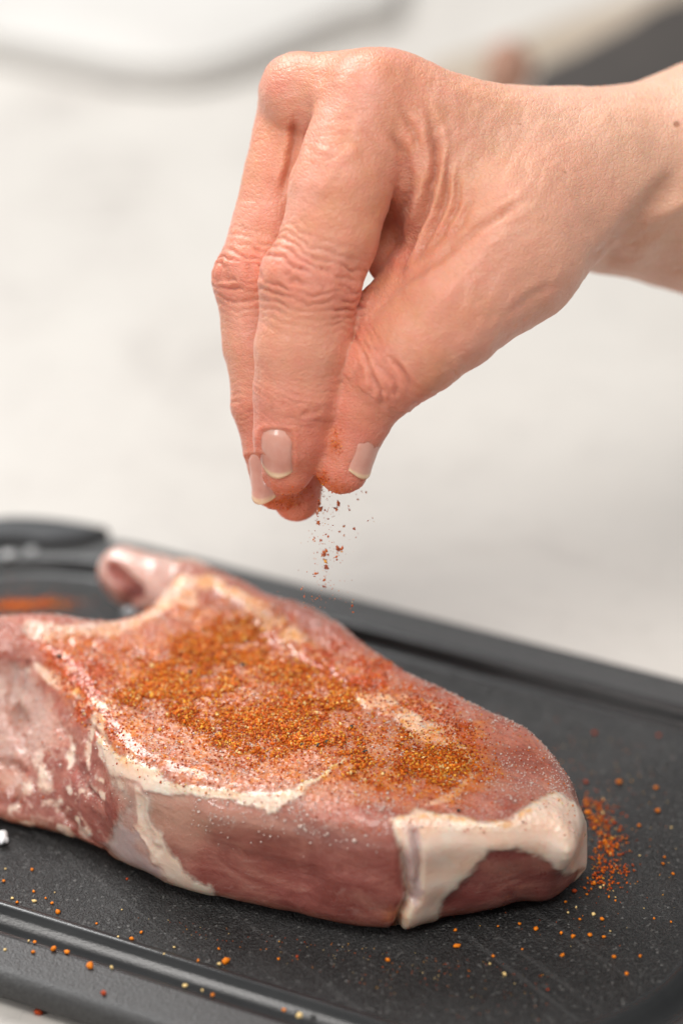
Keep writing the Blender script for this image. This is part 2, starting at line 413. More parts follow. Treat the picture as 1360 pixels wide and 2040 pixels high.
# fat
seam = line(mx, my, [(205, 1480, 9), (240, 1525, 20), (290, 1550, 20), (350, 1572, 11), (430, 1582, 9), (500, 1588, 11), (545, 1598, 14), (595, 1580, 9), (640, 1548, 4), (685, 1520, 3)], .35)
band = line(mx, my, [(250, 1530, 26), (272, 1600, 24), (262, 1680, 40), (300, 1735, 30)], .6)*(.55+.4*sstep(.4, .6, fbm(CV*2.5, 4, 33)))
ridge = line(mx, my, [(268, 1575, 10), (288, 1640, 12), (325, 1700, 16), (350, 1755, 26), (410, 1785, 22)], .5)
cap_poly = [(778, 1634), (830, 1616), (900, 1622), (960, 1642), (1020, 1630), (1060, 1603), (1110, 1578), (1145, 1596), (1185, 1660), (1190, 1720), (1120, 1738), (1092, 1708), (1030, 1690), (975, 1698), (935, 1745), (885, 1790), (868, 1835), (830, 1870), (786, 1870), (808, 1800), (802, 1720), (784, 1660)]
wx2, wy2 = cx+wn[:, 0]*.55, cy+wn[:, 1]*.55
cap = inpoly(wx2, wy2, cap_poly, 9)
flap = inpoly(wx2, wy2, [(1125, 1785), (1140, 1750), (1160, 1725), (1200, 1730), (1190, 1800), (1130, 1800)], 5)
f_back = line(mx, my, [(360, 1165, 14), (430, 1168, 10), (490, 1200, 18), (540, 1235, 26), (590, 1285, 24), (635, 1325, 12)], .5)
f_mid = np.maximum(line(mx, my, [(690, 1380, 4), (760, 1392, 12), (810, 1428, 18), (870, 1468, 20), (920, 1500, 10), (935, 1520, 5)], .35), inpoly(mx, my, [(800, 1385), (880, 1400), (905, 1440), (915, 1480), (850, 1450)], 8)*.9)
f_thin = line(cx+wn[:, 0]*.4, cy+wn[:, 1]*.4, [(945, 1540, 5), (925, 1562, 7), (895, 1585, 7), (850, 1604, 3)], .7)*.55
f_left = np.maximum.reduce([line(mx, my, [(85, 1335, 10), (130, 1365, 14), (165, 1400, 10), (200, 1395, 16), (238, 1425, 6)], .5)*.9,
                            line(mx, my, [(170, 1510, 5), (175, 1455, 5), (200, 1430, 10), (205, 1500, 12)], .5)*.9,
                            line(mx, my, [(70, 1255, 16), (160, 1262, 12), (240, 1255, 12), (300, 1225, 12), (345, 1180, 12), (380, 1195, 14)], .5)*.8])
veil = sstep(.5, .62, fbm(CV*np.array([2.2, 2.2, 1.2]), 5, 21))
f_veil = .45*veil*inpoly(mx, my, [(-260, 1300), (70, 1335), (110, 1400), (120, 1520), (60, 1590), (-260, 1560)], 25)*.9
web = 1-sstep(.0, .035, np.abs(fbm(CV*1.5+3, 4, 31)-.5))
f_web = web*inpoly(mx, my, [(-260, 1480), (150, 1440), (250, 1560), (250, 1700), (-260, 1650)], 20)*.32
curl = sstep(.36, .56, fbm(CV*4.5, 4, 35))*np.maximum.reduce([line(mx, my, [(a, b, c*1.9) for a, b, c in q], .8) for q in ([(84, 1505, 11), (95, 1546, 6), (93, 1590, 8)], [(30, 1545, 4), (53, 1568, 7), (62, 1600, 3)], [(119, 1612, 8), (146, 1590, 5), (176, 1576, 8), (215, 1574, 3)], [(154, 1632, 4), (176, 1660, 8)],
    [(168, 1490, 2), (163, 1528, 3), (181, 1546, 3), (212, 1550, 2)], [(128, 1470, 3), (132, 1532, 2)], [(20, 1610, 4), (60, 1640, 3)], [(110, 1645, 2), (140, 1668, 5)], [(0, 1350, 12), (-20, 1420, 14), (0, 1480, 8)], [(60, 1345, 5), (48, 1400, 4), (55, 1450, 6)])])
smooth_l = inpoly(mx, my, [(-40, 1330), (55, 1328), (105, 1400), (118, 1465), (70, 1520), (-40, 1510)], 22)*.62
fat = np.maximum.reduce([smooth_l, curl*.9, seam, band*.95, ridge, cap, flap, f_back*.85, f_mid*.95, f_thin, f_left, f_veil, f_web])
lilac = np.clip(smooth_l*1.1+band*side*sstep(1540, 1640, cy)*1.0*(1-ridge) + f_veil*.4+.45*line(mx, my, [(-100, 1275, 30), (160, 1270, 22), (240, 1258, 14)], .6) + inpoly(mx, my, [(800, 1640), (822, 1640), (838, 1720), (828, 1800), (812, 1795), (808, 1720)], 6)*.9, 0, 1)
marble = .25*inpoly(mx, my, [(-260, 1440), (120, 1440), (240, 1560), (245, 1720), (-260, 1680)], 25)+.35*inpoly(mx, my, [(430, 1640), (560, 1600), (760, 1650), (740, 1690), (560, 1690)], 20)
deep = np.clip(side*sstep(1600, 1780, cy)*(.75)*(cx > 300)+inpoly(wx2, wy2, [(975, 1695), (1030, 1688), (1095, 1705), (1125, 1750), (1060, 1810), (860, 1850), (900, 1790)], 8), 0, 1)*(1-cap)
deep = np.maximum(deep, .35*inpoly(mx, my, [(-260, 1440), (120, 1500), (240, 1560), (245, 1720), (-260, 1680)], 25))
pinkish = np.clip(.55*side*sstep(1740, 1610, cy)*(cx > 300)+inpoly(mx, my, [(240, 1330), (480, 1300), (700, 1380), (860, 1450), (900, 1540), (620, 1600), (360, 1565), (240, 1480)], 30)*.75 + inpoly(mx, my, [(275, 1590), (360, 1590), (420, 1640), (380, 1720), (320, 1660)], 20)*.8, 0, 1)
# relief
disp = .10*(fbm(CV*1.0, 2, 41)-.5)*2*(.4+.6*side)
disp += .012*curl+.050*cap + .03*seam + .03*ridge + .03*f_mid + .03*f_back + .03*flap
disp += .10*(fbm(CV*2.6+2, 3, 47)-.5)*inpoly(mx, my, [(-260, 1330), (110, 1350), (240, 1560), (245, 1720), (-260, 1680)], 30)
disp += .012*(fbm(CV*np.array([5., 5., 5.]), 2, 43)-.5)*2*(.3+.7*up)
fx = cx*np.cos(.35)+cy*np.sin(.35); fy = -cx*np.sin(.35)+cy*np.cos(.35)
disp += .003*np.sin(fy/7.5+6*fbm(CV*1.2, 3, 44))*side*(cx > 300)*(1-cap)
gro, gw, _ = pl_dist(cx+wn[:, 0]*.3, cy+wn[:, 1]*.3, [(788, 1655), (806, 1720), (812, 1790), (790, 1850)]); disp -= .22*np.exp(-(gro/9)**2)*sstep(1640, 1720, cy)
gro2, _, _ = pl_dist(cx, cy, [(826, 1660), (834, 1720), (826, 1790)]); disp -= .10*np.exp(-(gro2/7)**2)
for pts, dep, wd in ([[(30, 1340), (25, 1400), (45, 1430)], .12, 10], [[(60, 1330), (45, 1370), (30, 1440), (40, 1480)], .10, 8], [[(150, 1400), (120, 1450), (140, 1530), (190, 1590)], .09, 9],
                     [[(0, 1510), (40, 1530), (30, 1600)], .08, 8], [[(165, 1520), (175, 1450), (215, 1480)], .08, 7], [[(270, 1590), (292, 1650), (320, 1700)], .05, 8], [[(120, 1620), (160, 1660), (210, 1690)], .06, 8],
                     [[(420, 1700), (560, 1730), (700, 1740), (780, 1700)], .015, 18], [[(70, 1262), (160, 1290), (260, 1300)], .05, 12], [[(640, 1335), (700, 1385), (790, 1440), (900, 1505)], .035, 7]):
    g, _, _ = pl_dist(mx, my, pts); disp -= dep*np.exp(-(g/wd)**2)
hole = np.exp(-(((cx-32)/13)**2+((cy-1425)/20)**2)); disp -= .12*hole; deep = np.maximum(deep, .6*hole)
CV = CV+CN*disp[:, None]*(CV[:, 2] > BT+.02)[:, None]
CV[:, 2] = np.maximum(CV[:, 2], BT+.012)
CN = vnormals(CV, CF)
# where the seasoning lies (chart units are the measured frame)
dens_poly = [(215, 1395), (290, 1330), (335, 1290), (420, 1262), (455, 1232), (505, 1255), (580, 1325), (690, 1365), (750, 1410), (770, 1450), (860, 1480), (925, 1500), (935, 1530), (885, 1556), (800, 1545), (650, 1518), (560, 1520), (440, 1500), (350, 1445), (260, 1410)]
def spice_density(P, N):
    x, y = photo(P)
    w = (fbm(P*1.5+4, 4, 51)-.5)*90; w2 = (fbm(P*1.5+14, 4, 52)-.5)*70
    x2, y2 = x+w, y+w2
    core = inpoly(x2, y2, dens_poly, 26)
    pat = sstep(.43, .57, fbm(P*2.3, 5, 53))
    core = core*(.12+.88*pat)*(.55+.9*sstep(.35, .65, fbm(P*9, 2, 54)))
    for ax, ay, sx, sy, a in ((390, 1290, 45, 18, 1.), (470, 1255, 35, 20, .8), (330, 1365, 60, 28, .9), (540, 1440, 110, 45, .7), (870, 1520, 70, 28, 1.), (580, 1350, 60, 30, .6)):
        core = np.maximum(core, a*np.exp(-((x-ax)/sx)**2-((y-ay)/sy)**2))
    spread = inpoly(x2, y2, [(60, 1290), (300, 1230), (370, 1160), (520, 1200), (760, 1340), (960, 1440), (1000, 1540), (900, 1600), (600, 1590), (300, 1540), (180, 1480), (100, 1340)], 40)*.22
    redb = (inpoly(x2, y2, [(80, 1290), (180, 1290), (260, 1300), (200, 1350), (250, 1470), (150, 1450), (110, 1345)], 25)+inpoly(x2, y2, [(520, 1190), (640, 1250), (880, 1390), (960, 1470), (880, 1470), (700, 1370), (560, 1290)], 25))*.62*sstep(.38, .55, fbm(P*3.1, 4, 59))
    up = sstep(.30, .65, N[:, 2])
    return core*up, spread*up, redb*up
co, sp, rb = spice_density(CV, CN)
film = sstep(.40, .62, fbm(CV*3.5, 4, 57))
stain = np.clip(co*1.15+sp*(1.8+3.2*film)+.10*up+.35*rb, 0, 1)
stain = np.maximum(stain, .8*np.exp(-((cx-955)/22)**2-((cy-1645)/9)**2)*sstep(.45, .6, fbm(CV*5, 3, 8)))
stain = np.maximum(stain, .75*line(mx, my, [(800, 1632, 8), (860, 1625, 6), (930, 1640, 10), (1010, 1640, 8), (1080, 1600, 8), (1120, 1590, 14)], .6)*sstep(.38, .6, fbm(CV*4, 3, 8)))
stain = np.maximum(stain, .55*np.exp(-((cx-790)/26)**2-((cy-1830)/24)**2)); stain = np.maximum(stain, (1.0*f_back+.75*f_mid+.4*seam*sstep(340, 250, cx)+.5*f_left*(cx > 90))*up*sstep(.30, .55, fbm(CV*4, 3, 9)))
stain = np.maximum(stain, .35*side*sstep(BT+.5, BT+.1, CV[:, 2]))
redst = np.clip(rb*2.0, 0, 1)
meat_mat = mat_meat()
chop = tag(empty('pork_chop', (*W(560, 1560)[:2], BT)), 'raw bone-in pork chop dusted with orange seasoning lying on the black board', 'meat')
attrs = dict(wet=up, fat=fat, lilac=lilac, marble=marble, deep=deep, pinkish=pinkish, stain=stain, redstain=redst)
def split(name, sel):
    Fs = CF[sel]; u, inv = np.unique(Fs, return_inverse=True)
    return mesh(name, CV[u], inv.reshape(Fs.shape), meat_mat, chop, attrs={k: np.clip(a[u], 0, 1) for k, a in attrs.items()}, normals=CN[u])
capf = np.maximum(cap, flap)[CF].mean(1) > .5
seamf = (~capf) & (np.maximum.reduce([seam, band, ridge])[CF].mean(1) > .5)
split('muscle', ~(capf | seamf)); split('fat_cap', capf); split('fat_seam', seamf)

def smin(a, b, k):
    hh = np.maximum(k-np.abs(a-b), 0)/k; return np.minimum(a, b)-hh*hh*k*.25
def rcone(P, a, b, ra, rb, sq=None):          # tapered capsule, optionally squashed
    a = np.asarray(a, float); b = np.asarray(b, float)
    A = P-a; ba = b-a
    if sq is not None: A = A*sq; ba = ba*sq
    t = np.clip((A@ba)/(ba@ba), 0, 1); 
    return np.linalg.norm(A-t[:, None]*ba, axis=1)-(ra+(rb-ra)*t)
def grid_mesh(fn, lo, hi, h, sub=1, rel=3):
    ax = [np.arange(l, u, h) for l, u in zip(lo, hi)]
    sh = [len(a) for a in ax]; D = np.empty(sh, np.float32)
    Y, Z = np.meshgrid(ax[1], ax[2], indexing='ij'); base = np.stack([0*Y.ravel(), Y.ravel(), Z.ravel()], 1)
    for s0 in range(0, sh[0], 16):
        xs = ax[0][s0:s0+16]
        P = np.tile(base, (len(xs), 1)); P[:, 0] = np.repeat(xs, len(base))
        D[s0:s0+16] = fn(P).reshape(len(xs), sh[1], sh[2])
    V, F = surface_nets(D, np.array([a[0] for a in ax]), h); V = relax(V, F, rel)
    return subdivide(V, F, sub) if sub else (V, F)
# rib bone with its meat at the back left
rb0 = W(246, 1140, BT+1.35); rb1 = W(372, 1180, BT+1.62); rb2 = W(430, 1240, BT+1.5)
def ribsd(P):
    d = smin(rcone(P, rb0, rb1, .52, .56, np.array([1, .8, 1])), rcone(P, rb1, rb2, .62, .6), .3)
    d = smin(d, rcone(P, W(318, 1186, BT+1.2), W(400, 1230, BT+1.2), .42, .9), .4)
    return smin(d, rcone(P, rb0+np.array([-.05, 0, .05]), rb0+np.array([.1, -.2, -.25]), .46, .42), .15)
RV, RF = grid_mesh(ribsd, np.minimum(rb0, rb2)-1.3, np.maximum(rb0, rb2)+1.3, .06, 1, 2)
RN = vnormals(RV, RF); rx, ry = photo(RV)
face = line(rx, ry, [(224, 1132, 15), (262, 1180, 22)], .35)*sstep(.15, -.35, RN[:, 1])*1.2
RV = RV+RN*(.09*(fbm(RV*2.2, 3, 61)-.5)-.14*face)[:, None]; RN = vnormals(RV, RF)
mesh('rib_bone', RV, RF, meat_mat, chop, attrs=dict(wet=.2+0*rx, fat=.55-.5*np.clip(face*1.5, 0, 1), lilac=.45+0*rx, marble=0*rx, deep=np.clip(face*(.25+.7*sstep(1145, 1185, ry)), 0, 1), pinkish=0*face, stain=.5*sstep(330, 380, rx), redstain=0*rx))

# ------------------------------------------------------------------ grains
OCT = np.array([[1, 0, 0], [-1, 0, 0], [0, 1, 0], [0, -1, 0], [0, 0, 1], [0, 0, -1]], float)
OCF = np.array([[0, 2, 4], [2, 1, 4], [1, 3, 4], [3, 0, 4], [2, 0, 5], [1, 2, 5], [3, 1, 5], [0, 3, 5]])
def rots(n):
    q = rng.normal(size=(n, 4)); q /= np.linalg.norm(q, axis=1)[:, None]; w, x, y, z = q.T
    return np.stack([1-2*(y*y+z*z), 2*(x*y-z*w), 2*(x*z+y*w), 2*(x*y+z*w), 1-2*(x*x+z*z), 2*(y*z-x*w), 2*(x*z-y*w), 2*(y*z+x*w), 1-2*(x*x+y*y)], 1).reshape(n, 3, 3)
CUBE = np.array([[a, b, c] for a in (-1, 1) for b in (-1, 1) for c in (-1, 1)], float)*.62
CUF = np.array([[0, 1, 3, 2], [4, 6, 7, 5], [0, 4, 5, 1], [2, 3, 7, 6], [0, 2, 6, 4], [1, 5, 7, 3]])
def grains(name, P, size, cols, mat, flat=.6, cube=False):
    n = len(P); B = CUBE if cube else OCT; k = len(B)
    sc_ = rng.uniform(.6, 1.25, (n, 1, 3)); sc_[:, :, 2] *= flat
    V = B[None]*sc_*(1+rng.uniform(-.25, .25, (n, k, 1)))*size[:, None, None]
    V = np.einsum('nij,nkj->nki', rots(n), V)+P[:, None, :]
    F0 = CUF if cube else OCF
    F = (F0[None]+np.arange(n)[:, None, None]*k).reshape(-1, F0.shape[1])
    at = dict(col=np.repeat(cols, k, axis=0)) if cols is not None else None
    return mesh(name, V.reshape(-1, 3), F, mat, smooth=False, attrs=at)
PAL = np.array([[.76, .14, .005], [.86, .23, .008], [.58, .085, .005], [.36, .045, .008], [.92, .44, .05], [.92, .66, .28]])
def pick(n, w):
    w = np.array(w, float); i = rng.choice(len(w), n, p=w/w.sum()); return PAL[i]*rng.uniform(.8, 1.15, (n, 1))
tri = np.concatenate([CF[:, [0, 1, 2]], CF[:, [0, 2, 3]]])
ta = np.linalg.norm(np.cross(CV[tri[:, 1]]-CV[tri[:, 0]], CV[tri[:, 2]]-CV[tri[:, 0]]), axis=1)
def scatter(vw, n):
    w = ta*np.maximum(vw, 0)[tri].mean(1); i = rng.choice(len(tri), n, p=w/w.sum()); r = rng.random((n, 2)); m = r.sum(1) > 1; r[m] = 1-r[m]
    a, b, c = tri[i].T; u, v = r[:, :1], r[:, 1:]
    return CV[a]*(1-u-v)+CV[b]*u+CV[c]*v, CN[a]
grain_mat = mat_grain('spice')
P, N = scatter(co**1.6+.03*sp, 38000)
sz = rng.uniform(.011, .032, len(P))*(1+.5*(rng.random(len(P)) > .95))
P1, N1 = scatter(rb+.45*sp+.03*up, 7500); s1 = rng.uniform(.010, .028, len(P1))
PA = np.concatenate([P+N*(sz*rng.uniform(0, 1.3, len(P))+.05*sstep(.5, .7, fbm(P*4, 2, 58))*rng.random(len(P)))[:, None], P1+N1*(s1*.4)[:, None]]); cA = np.concatenate([pick(len(P), (4, 4.5, 3.2, 1.6, 2.4, 1.0)), pick(len(P1), (3, 1, 4, 4, .4, .2))])*.82
tag(grains('seasoning_layer', PA, np.concatenate([sz, s1]), cA, grain_mat), 'coarse orange spice rub covering the top of the raw chop', 'seasoning', kind='stuff')
P, N = scatter(co, 260)
tag(grains('seasoning_flakes', P+N*.03, rng.uniform(.035, .06, 260), pick(260, (1, 2, .5, 0, 4, 4)), grain_mat, flat=.35), 'larger tan onion flakes in the orange rub on the chop', 'seasoning', kind='stuff')
# salt crystals and beads of moisture
sx_, sy_ = photo(CV)
sw = sstep(.5, .85, CN[:, 2])*(.25+sstep(.42, .62, fbm(CV*2.0, 3, 71)))*(1-.75*cap)*(1-.8*co)+.10*side*sstep(1640, 1560, sy_)
P, N = scatter(sw+.9*np.exp(-((sy_-1615)/35)**2)*(sx_ > 380)*(sx_ < 780), 8500)
tag(grains('salt_crystals', P+N*.008, rng.uniform(.006, .017, len(P))*(1+.7*(rng.random(len(P)) > .95)), None, mat_salt(), 1, cube=True), 'glittering salt crystals scattered over the moist top of the chop', 'salt', kind='stuff')
# added juice beads, shaped and placed to make the moist meat's glints
bm = NT('meat_juice'); bead_mat = bm.set(Base_Color=(.80, .58, .50), Roughness=.04, Transmission_Weight=.3, IOR=1.45, Specular_IOR_Level=1.0, Coat_Weight=1.0, Coat_Roughness=.03)
fw = np.exp(-((sy_-1625)/38)**2)*(sx_ > 420)*(sx_ < 800)*side*(.2+.8*sstep(500, 700, sx_))
P, N = scatter((sstep(.3, .7, CN[:, 2])*(.12+sstep(.5, .68, fbm(CV*2.6, 3, 73)))*(1-.8*cap)*(1-.7*co)+2.2*fw), 2100)
ICO = np.array([[-1, 1.618, 0], [1, 1.618, 0], [-1, -1.618, 0], [1, -1.618, 0], [0, -1, 1.618], [0, 1, 1.618], [0, -1, -1.618], [0, 1, -1.618], [1.618, 0, -1], [1.618, 0, 1], [-1.618, 0, -1], [-1.618, 0, 1]])/1.902
ICF = np.array([(0, 11, 5), (0, 5, 1), (0, 1, 7), (0, 7, 10), (0, 10, 11), (1, 5, 9), (5, 11, 4), (11, 10, 2), (10, 7, 6), (7, 1, 8), (3, 9, 4), (3, 4, 2), (3, 2, 6), (3, 6, 8), (3, 8, 9), (4, 9, 5), (2, 4, 11), (6, 2, 10), (8, 6, 7), (9, 8, 1)])
bs = rng.uniform(.008, .020, len(P))*(1+.8*(rng.random(len(P)) > .93)); bx_, by_ = photo(P); bs = np.where((by_ > 1585) & (bx_ < 800) & (bx_ > 400), bs*1.45, bs)
BVv = (ICO[None]*bs[:, None, None]*rng.uniform(.8, 1.2, (len(P), 1, 3))+(P+N*.3*bs[:, None])[:, None]).reshape(-1, 3)
tag(mesh('glint_beads', BVv, (ICF[None]+np.arange(len(P))[:, None, None]*12).reshape(-1, 3), bead_mat), 'tiny added juice beads making glints on the moist top and front of the chop', 'meat juice', kind='stuff')
# a few black pepper fragments, each one its own thing
pep_mat = mat_plain('pepper', (.012, .012, .014), (.05, .04, .035), .5, 900)
def find(px, py):
    x, y = photo(CV); d = (x-px)**2+(y-py)**2+1e6*(CN@(-DIRV) < .05); i = d.argmin(); return CV[i], CN[i]
def lump(name, p, s, mat, n=0, flat=.7, col=None):
    r = np.random.default_rng(n+5); 
    V = []; F = []
    ph = (1+5**.5)/2
    ico = np.array([[-1, ph, 0], [1, ph, 0], [-1, -ph, 0], [1, -ph, 0], [0, -1, ph], [0, 1, ph], [0, -1, -ph], [0, 1, -ph], [ph, 0, -1], [ph, 0, 1], [-ph, 0, -1], [-ph, 0, 1]])/1.9
    fa = [(0, 11, 5), (0, 5, 1), (0, 1, 7), (0, 7, 10), (0, 10, 11), (1, 5, 9), (5, 11, 4), (11, 10, 2), (10, 7, 6), (7, 1, 8), (3, 9, 4), (3, 4, 2), (3, 2, 6), (3, 6, 8), (3, 8, 9), (4, 9, 5), (2, 4, 11), (6, 2, 10), (8, 6, 7), (9, 8, 1)]
    V = ico*(1+r.uniform(-.38, .30, (12, 1)))*s*np.array([r.uniform(.85, 1.3), r.uniform(.8, 1.1), flat])
    a = r.uniform(0, 6.28); R = np.array([[math.cos(a), -math.sin(a), 0], [math.sin(a), math.cos(a), 0], [0, 0, 1]])
    o = mesh(name, V@R.T, np.array(fa), mat, smooth=False, attrs=dict(col=np.tile(col, (12, 1))*r.uniform(.8, 1.15, (12, 1))) if col is not None else None)
    o.location = Vector(p)*S
    return o
for k, (px, py) in enumerate([(379, 1340), (483, 1327), (485, 1240), (602, 1487), (650, 1480), (730, 1499), (632, 1488), (915, 1618), (697, 1450), (118, 1309)]):
    p, nn = find(px, py)
    o = lump('pepper_fragment', p+nn*.03, .048, pep_mat, k)
    if (px, py) == (915, 1618): tag(o, 'black pepper speck at the upper edge of the white fat cap', 'pepper')
    else: tag(o, 'black pepper speck among the orange seasoning on the chop', 'pepper', 'black pepper specks on the chop')

# crumbs on the board: bigger ones one by one
ora, red_, tan = PAL[1]*1.0, PAL[3]*1.3, PAL[5]
B7 = [(430, 1002, 9, 'o'), (147, 1060, 8, 'o'), (425, 938, 7, 'o'), (755, 934, 8, 'o'), (860, 950, 7, 'o'), (907, 965, 8, 'o'), (976, 958, 7, 'o'), (1033, 964, 6, 'o'), (1025, 893, 8, 'o'), (865, 1040, 7, 'o'), (1076, 1046, 6, 'o'), (1183, 1044, 6, 'o'), (1126, 1116, 6, 'o'), (580, 1044, 6, 'o'), (689, 910, 6, 'o'), (700, 1014, 4, 'o'), (993, 745, 8, 'o'), (1036, 575, 8, 'o'), (990, 873, 7, 't'), (920, 842, 5, 't'), (888, 865, 5, 't'), (628, 1118, 7, 't'), (566, 1074, 4, 't'), (1020, 762, 5, 't'), (1060, 940, 4, 't'), (937, 892, 5, 'o'), (1240, 888, 4, 'o'), (1310, 902, 4, 'o'), (1319, 706, 6, 'o'), (1277, 664, 6, 'o'), (1282, 637, 5, 'o'), (1179, 508, 6, 'o'), (1180, 630, 4, 't'), (1254, 448, 8, 'o'), (1248, 352, 6, 'o'), (1095, 335, 13, 'o'), (1078, 495, 6, 'r'), (960, 330, 7, 'r'), (993, 128, 8, 'r'), (720, 143, 10, 'o'), (598, 64, 8, 'r'), (1260, 138, 7, 'r'), (1310, 515, 5, 't'), (965, 455, 9, 'o'), (935, 440, 7, 'o'), (877, 820, 5, 'o'), (910, 777, 9, 'r'), (805, 1180, 4, 'r'), (600, 920, 4, 'o'), (1087, 597, 5, 'o'), (1110, 560, 5, 'o'), (680, 803, 4, 'o'), (1198, 845, 3, 't'), (1082, 800, 3, 't'), (965, 790, 4, 'o')]
B5 = [(407, 1196, 13, 'o'), (1020, 1175, 12, 'o'), (990, 1185, 9, 't'), (263, 950, 9, 'o'), (157, 900, 7, 't'), (238, 908, 6, 'o'), (78, 905, 6, 'o'), (57, 886, 5, 't'), (20, 808, 7, 'o'), (146, 757, 6, 'o'), (153, 855, 5, 'o'), (208, 885, 4, 'o'), (595, 1069, 7, 'o'), (638, 1041, 6, 'o'), (535, 1060, 4, 't'), (438, 1000, 5, 'o'), (895, 1167, 6, 'o'), (742, 1138, 5, 't'), (787, 1107, 5, 't'), (988, 1114, 5, 'o'), (1257, 1160, 6, 'o'), (1340, 1150, 6, 'r'), (837, 1282, 7, 't'), (914, 1304, 6, 't'), (960, 1325, 8, 'o'), (1283, 1392, 8, 'o'), (1350, 1418, 10, 't'), (245, 1118, 12, 'o'), (305, 1130, 8, 'o'), (158, 1085, 6, 'o'), (152, 1130, 7, 'o'), (470, 1318, 9, 'r'), (505, 1200, 7, 't'), (131, 1078, 5, 't'), (551, 936, 3, 't'), (27, 752, 4, 't'), (248, 858, 3, 't'), (575, 798, 5, 'r'), (25, 1118, 5, 't')]
crumbs = [(700+x*.4853, 1400+y*.4853, s, c) for x, y, s, c in B7]+[(x*.4412, 1400+y*.4412, s*.95, c) for x, y, s, c in B5]
crumb_mat = mat_grain('crumb', .6); crumb_sets = {}
for k, (px, py, s, c) in enumerate(crumbs):
    s = s*.0062
    low = py-.28*px
    if low >= 1800: where = 'on the near rim of the board' if low > 1845 else 'in the near groove of the board'
    elif px > 780 and py < 1560: where = 'behind the right end of the chop'
    elif px > 1120: where = 'to the right of the white fat cap'
    elif px > 780: where = 'in front of the white fat cap'
    elif px > 300: where = 'in front of the middle of the chop'
    else: where = 'in front of the left end of the chop'
    size = 'large' if s > .052 else 'medium' if s > .036 else 'tiny'
    cn = dict(o='orange', r='dark red', t='tan')[c]
    o = lump('spice_crumb', W(px, py, BT)+np.array([0, 0, s*.62]), s, crumb_mat, k+30, .8, dict(o=ora, r=red_, t=tan)[c])
    tag(o, f'{size} {cn} spice crumb {where}', 'spice crumb'); crumb_sets.setdefault(o['label'], []).append(o)
for lb, os_ in crumb_sets.items():
    for o in os_:
        if len(os_) > 1: o['group'] = lb.replace('crumb', 'crumbs')
o = lump('spice_crumb', W(76, 2021, 0)+np.array([0, .0, .06]), .08, crumb_mat, 311, .8, red_)
tag(o, 'lone dark red spice crumb on the pale worktop by the board edge', 'spice crumb')
# fine dust on the board
n = 2600; pp = []; ss = []; cc = []
def addp(px, py, s, col):
    pp.append(W(px, py, BT)+np.array([0, 0, s*.5])); ss.append(s); cc.append(col)
r = random.Random(3)
for _ in range(500):
    t = r.random(); px = 1150+45*t*r.random()+abs(r.gauss(0, 26))-8+26*math.sin(t*3.1); py = 1590+t*180+r.gauss(0, 9); addp(px+6+14*r.random(), py, r.uniform(.013, .040), pick(1, (5, 4, 4, 2, 1, .5))[0])
for _ in range(600):
    px = r.gauss(40, 55); py = 1207+r.gauss(0, 6)-.02*px; addp(px, py, r.uniform(.016, .036), pick(1, (5, 4, 3, 1, .5, .1))[0])
for _ in range(260): addp(r.gauss(80, 100), r.gauss(1205, 28), r.uniform(.01, .02), pick(1, (3, 2, 4, 3, .5, .1))[0])
for _ in range(500): addp(r.gauss(1130, 110), r.gauss(1600, 110), r.uniform(.009, .018), pick(1, (3, 2, 2, 2, 2, 2))[0])
for _ in range(420):
    px = r.uniform(0, 1100); addp(px, 1790+.13*px+abs(r.gauss(0, 70)), r.uniform(.008, .016), pick(1, (3, 2, 2, 1, 2, 2))[0])
for _ in range(120): addp(r.uniform(500, 1300), 0+1300+r.uniform(0, 260), r.uniform(.012, .028), pick(1, (2, 1, 4, 4, 1, 0))[0])
ok = []
for i, p in enumerate(pp):
    u, v = p[:2]@BU, p[:2]@BV; ok.append(v < vfar-2.6 and v > vnear+2.5)
ok = np.array(ok)
tag(grains('seasoning_dust', np.array(pp)[ok], np.array(ss)[ok], np.array(cc)[ok], crumb_mat), 'fine orange seasoning dust spilled on the black board around the chop', 'seasoning', kind='stuff')
# grains falling from the fingers
FG = [(640, 1080, 3), (645, 1130, 9), (630, 1150, 6), (635, 1200, 7), (622, 1190, 3), (745, 1095, 8), (735, 1130, 6), (805, 1130, 4), (800, 1110, 4), (850, 1075, 4), (885, 905, 3), (875, 835, 4), (870, 1030, 3), (895, 1035, 3), (905, 1190, 3), (930, 1175, 3), (715, 1215, 3), (690, 1180, 3), (775, 1220, 5), (750, 1250, 5), (830, 1235, 5), (840, 1280, 3), (690, 1275, 5), (650, 1295, 5), (615, 1300, 5), (615, 1280, 3), (775, 1270, 3), (680, 1350, 9), (670, 1375, 9), (745, 1345, 8), (765, 1340, 6), (735, 1385, 6), (675, 1410, 7), (680, 1440, 7), (620, 1475, 6), (668, 1510, 6), (665, 1545, 6), (545, 1560, 4), (560, 1600, 3), (630, 1610, 3), (820, 1650, 4), (825, 1685, 3), (565, 1660, 3), (740, 1365, 5), (640, 1100, 6), (655, 1120, 6), (690, 1375, 6)]
fp = []; fs = []
for x, y, s in FG:
    for q in range(2+int(s > 5)*2): fp.append(WD(400+x*.3676+r.gauss(0, 2.4)*(q > 0), 600+y*.3676+r.gauss(0, 4.5)*(q > 0), r.gauss(-.5, .25))); fs.append(s*.0074*(1 if q == 0 else r.uniform(.35, .8)))
for _ in range(170):
    t = r.random()**1.2; fp.append(WD(645+r.gauss(0, 8+26*t), 975+t*240, r.gauss(-.5, .3))); fs.append(r.uniform(.008, .015))
fall = grains('falling_seasoning', np.array(fp), np.array(fs), (pick(len(fp), (4, 2, 4, 3, .5, .3))*.7+np.array([.45, .20, .12])*.3), grain_mat)
tag(fall, 'reddish brown seasoning grains falling from the fingertips towards the chop', 'seasoning', kind='stuff')
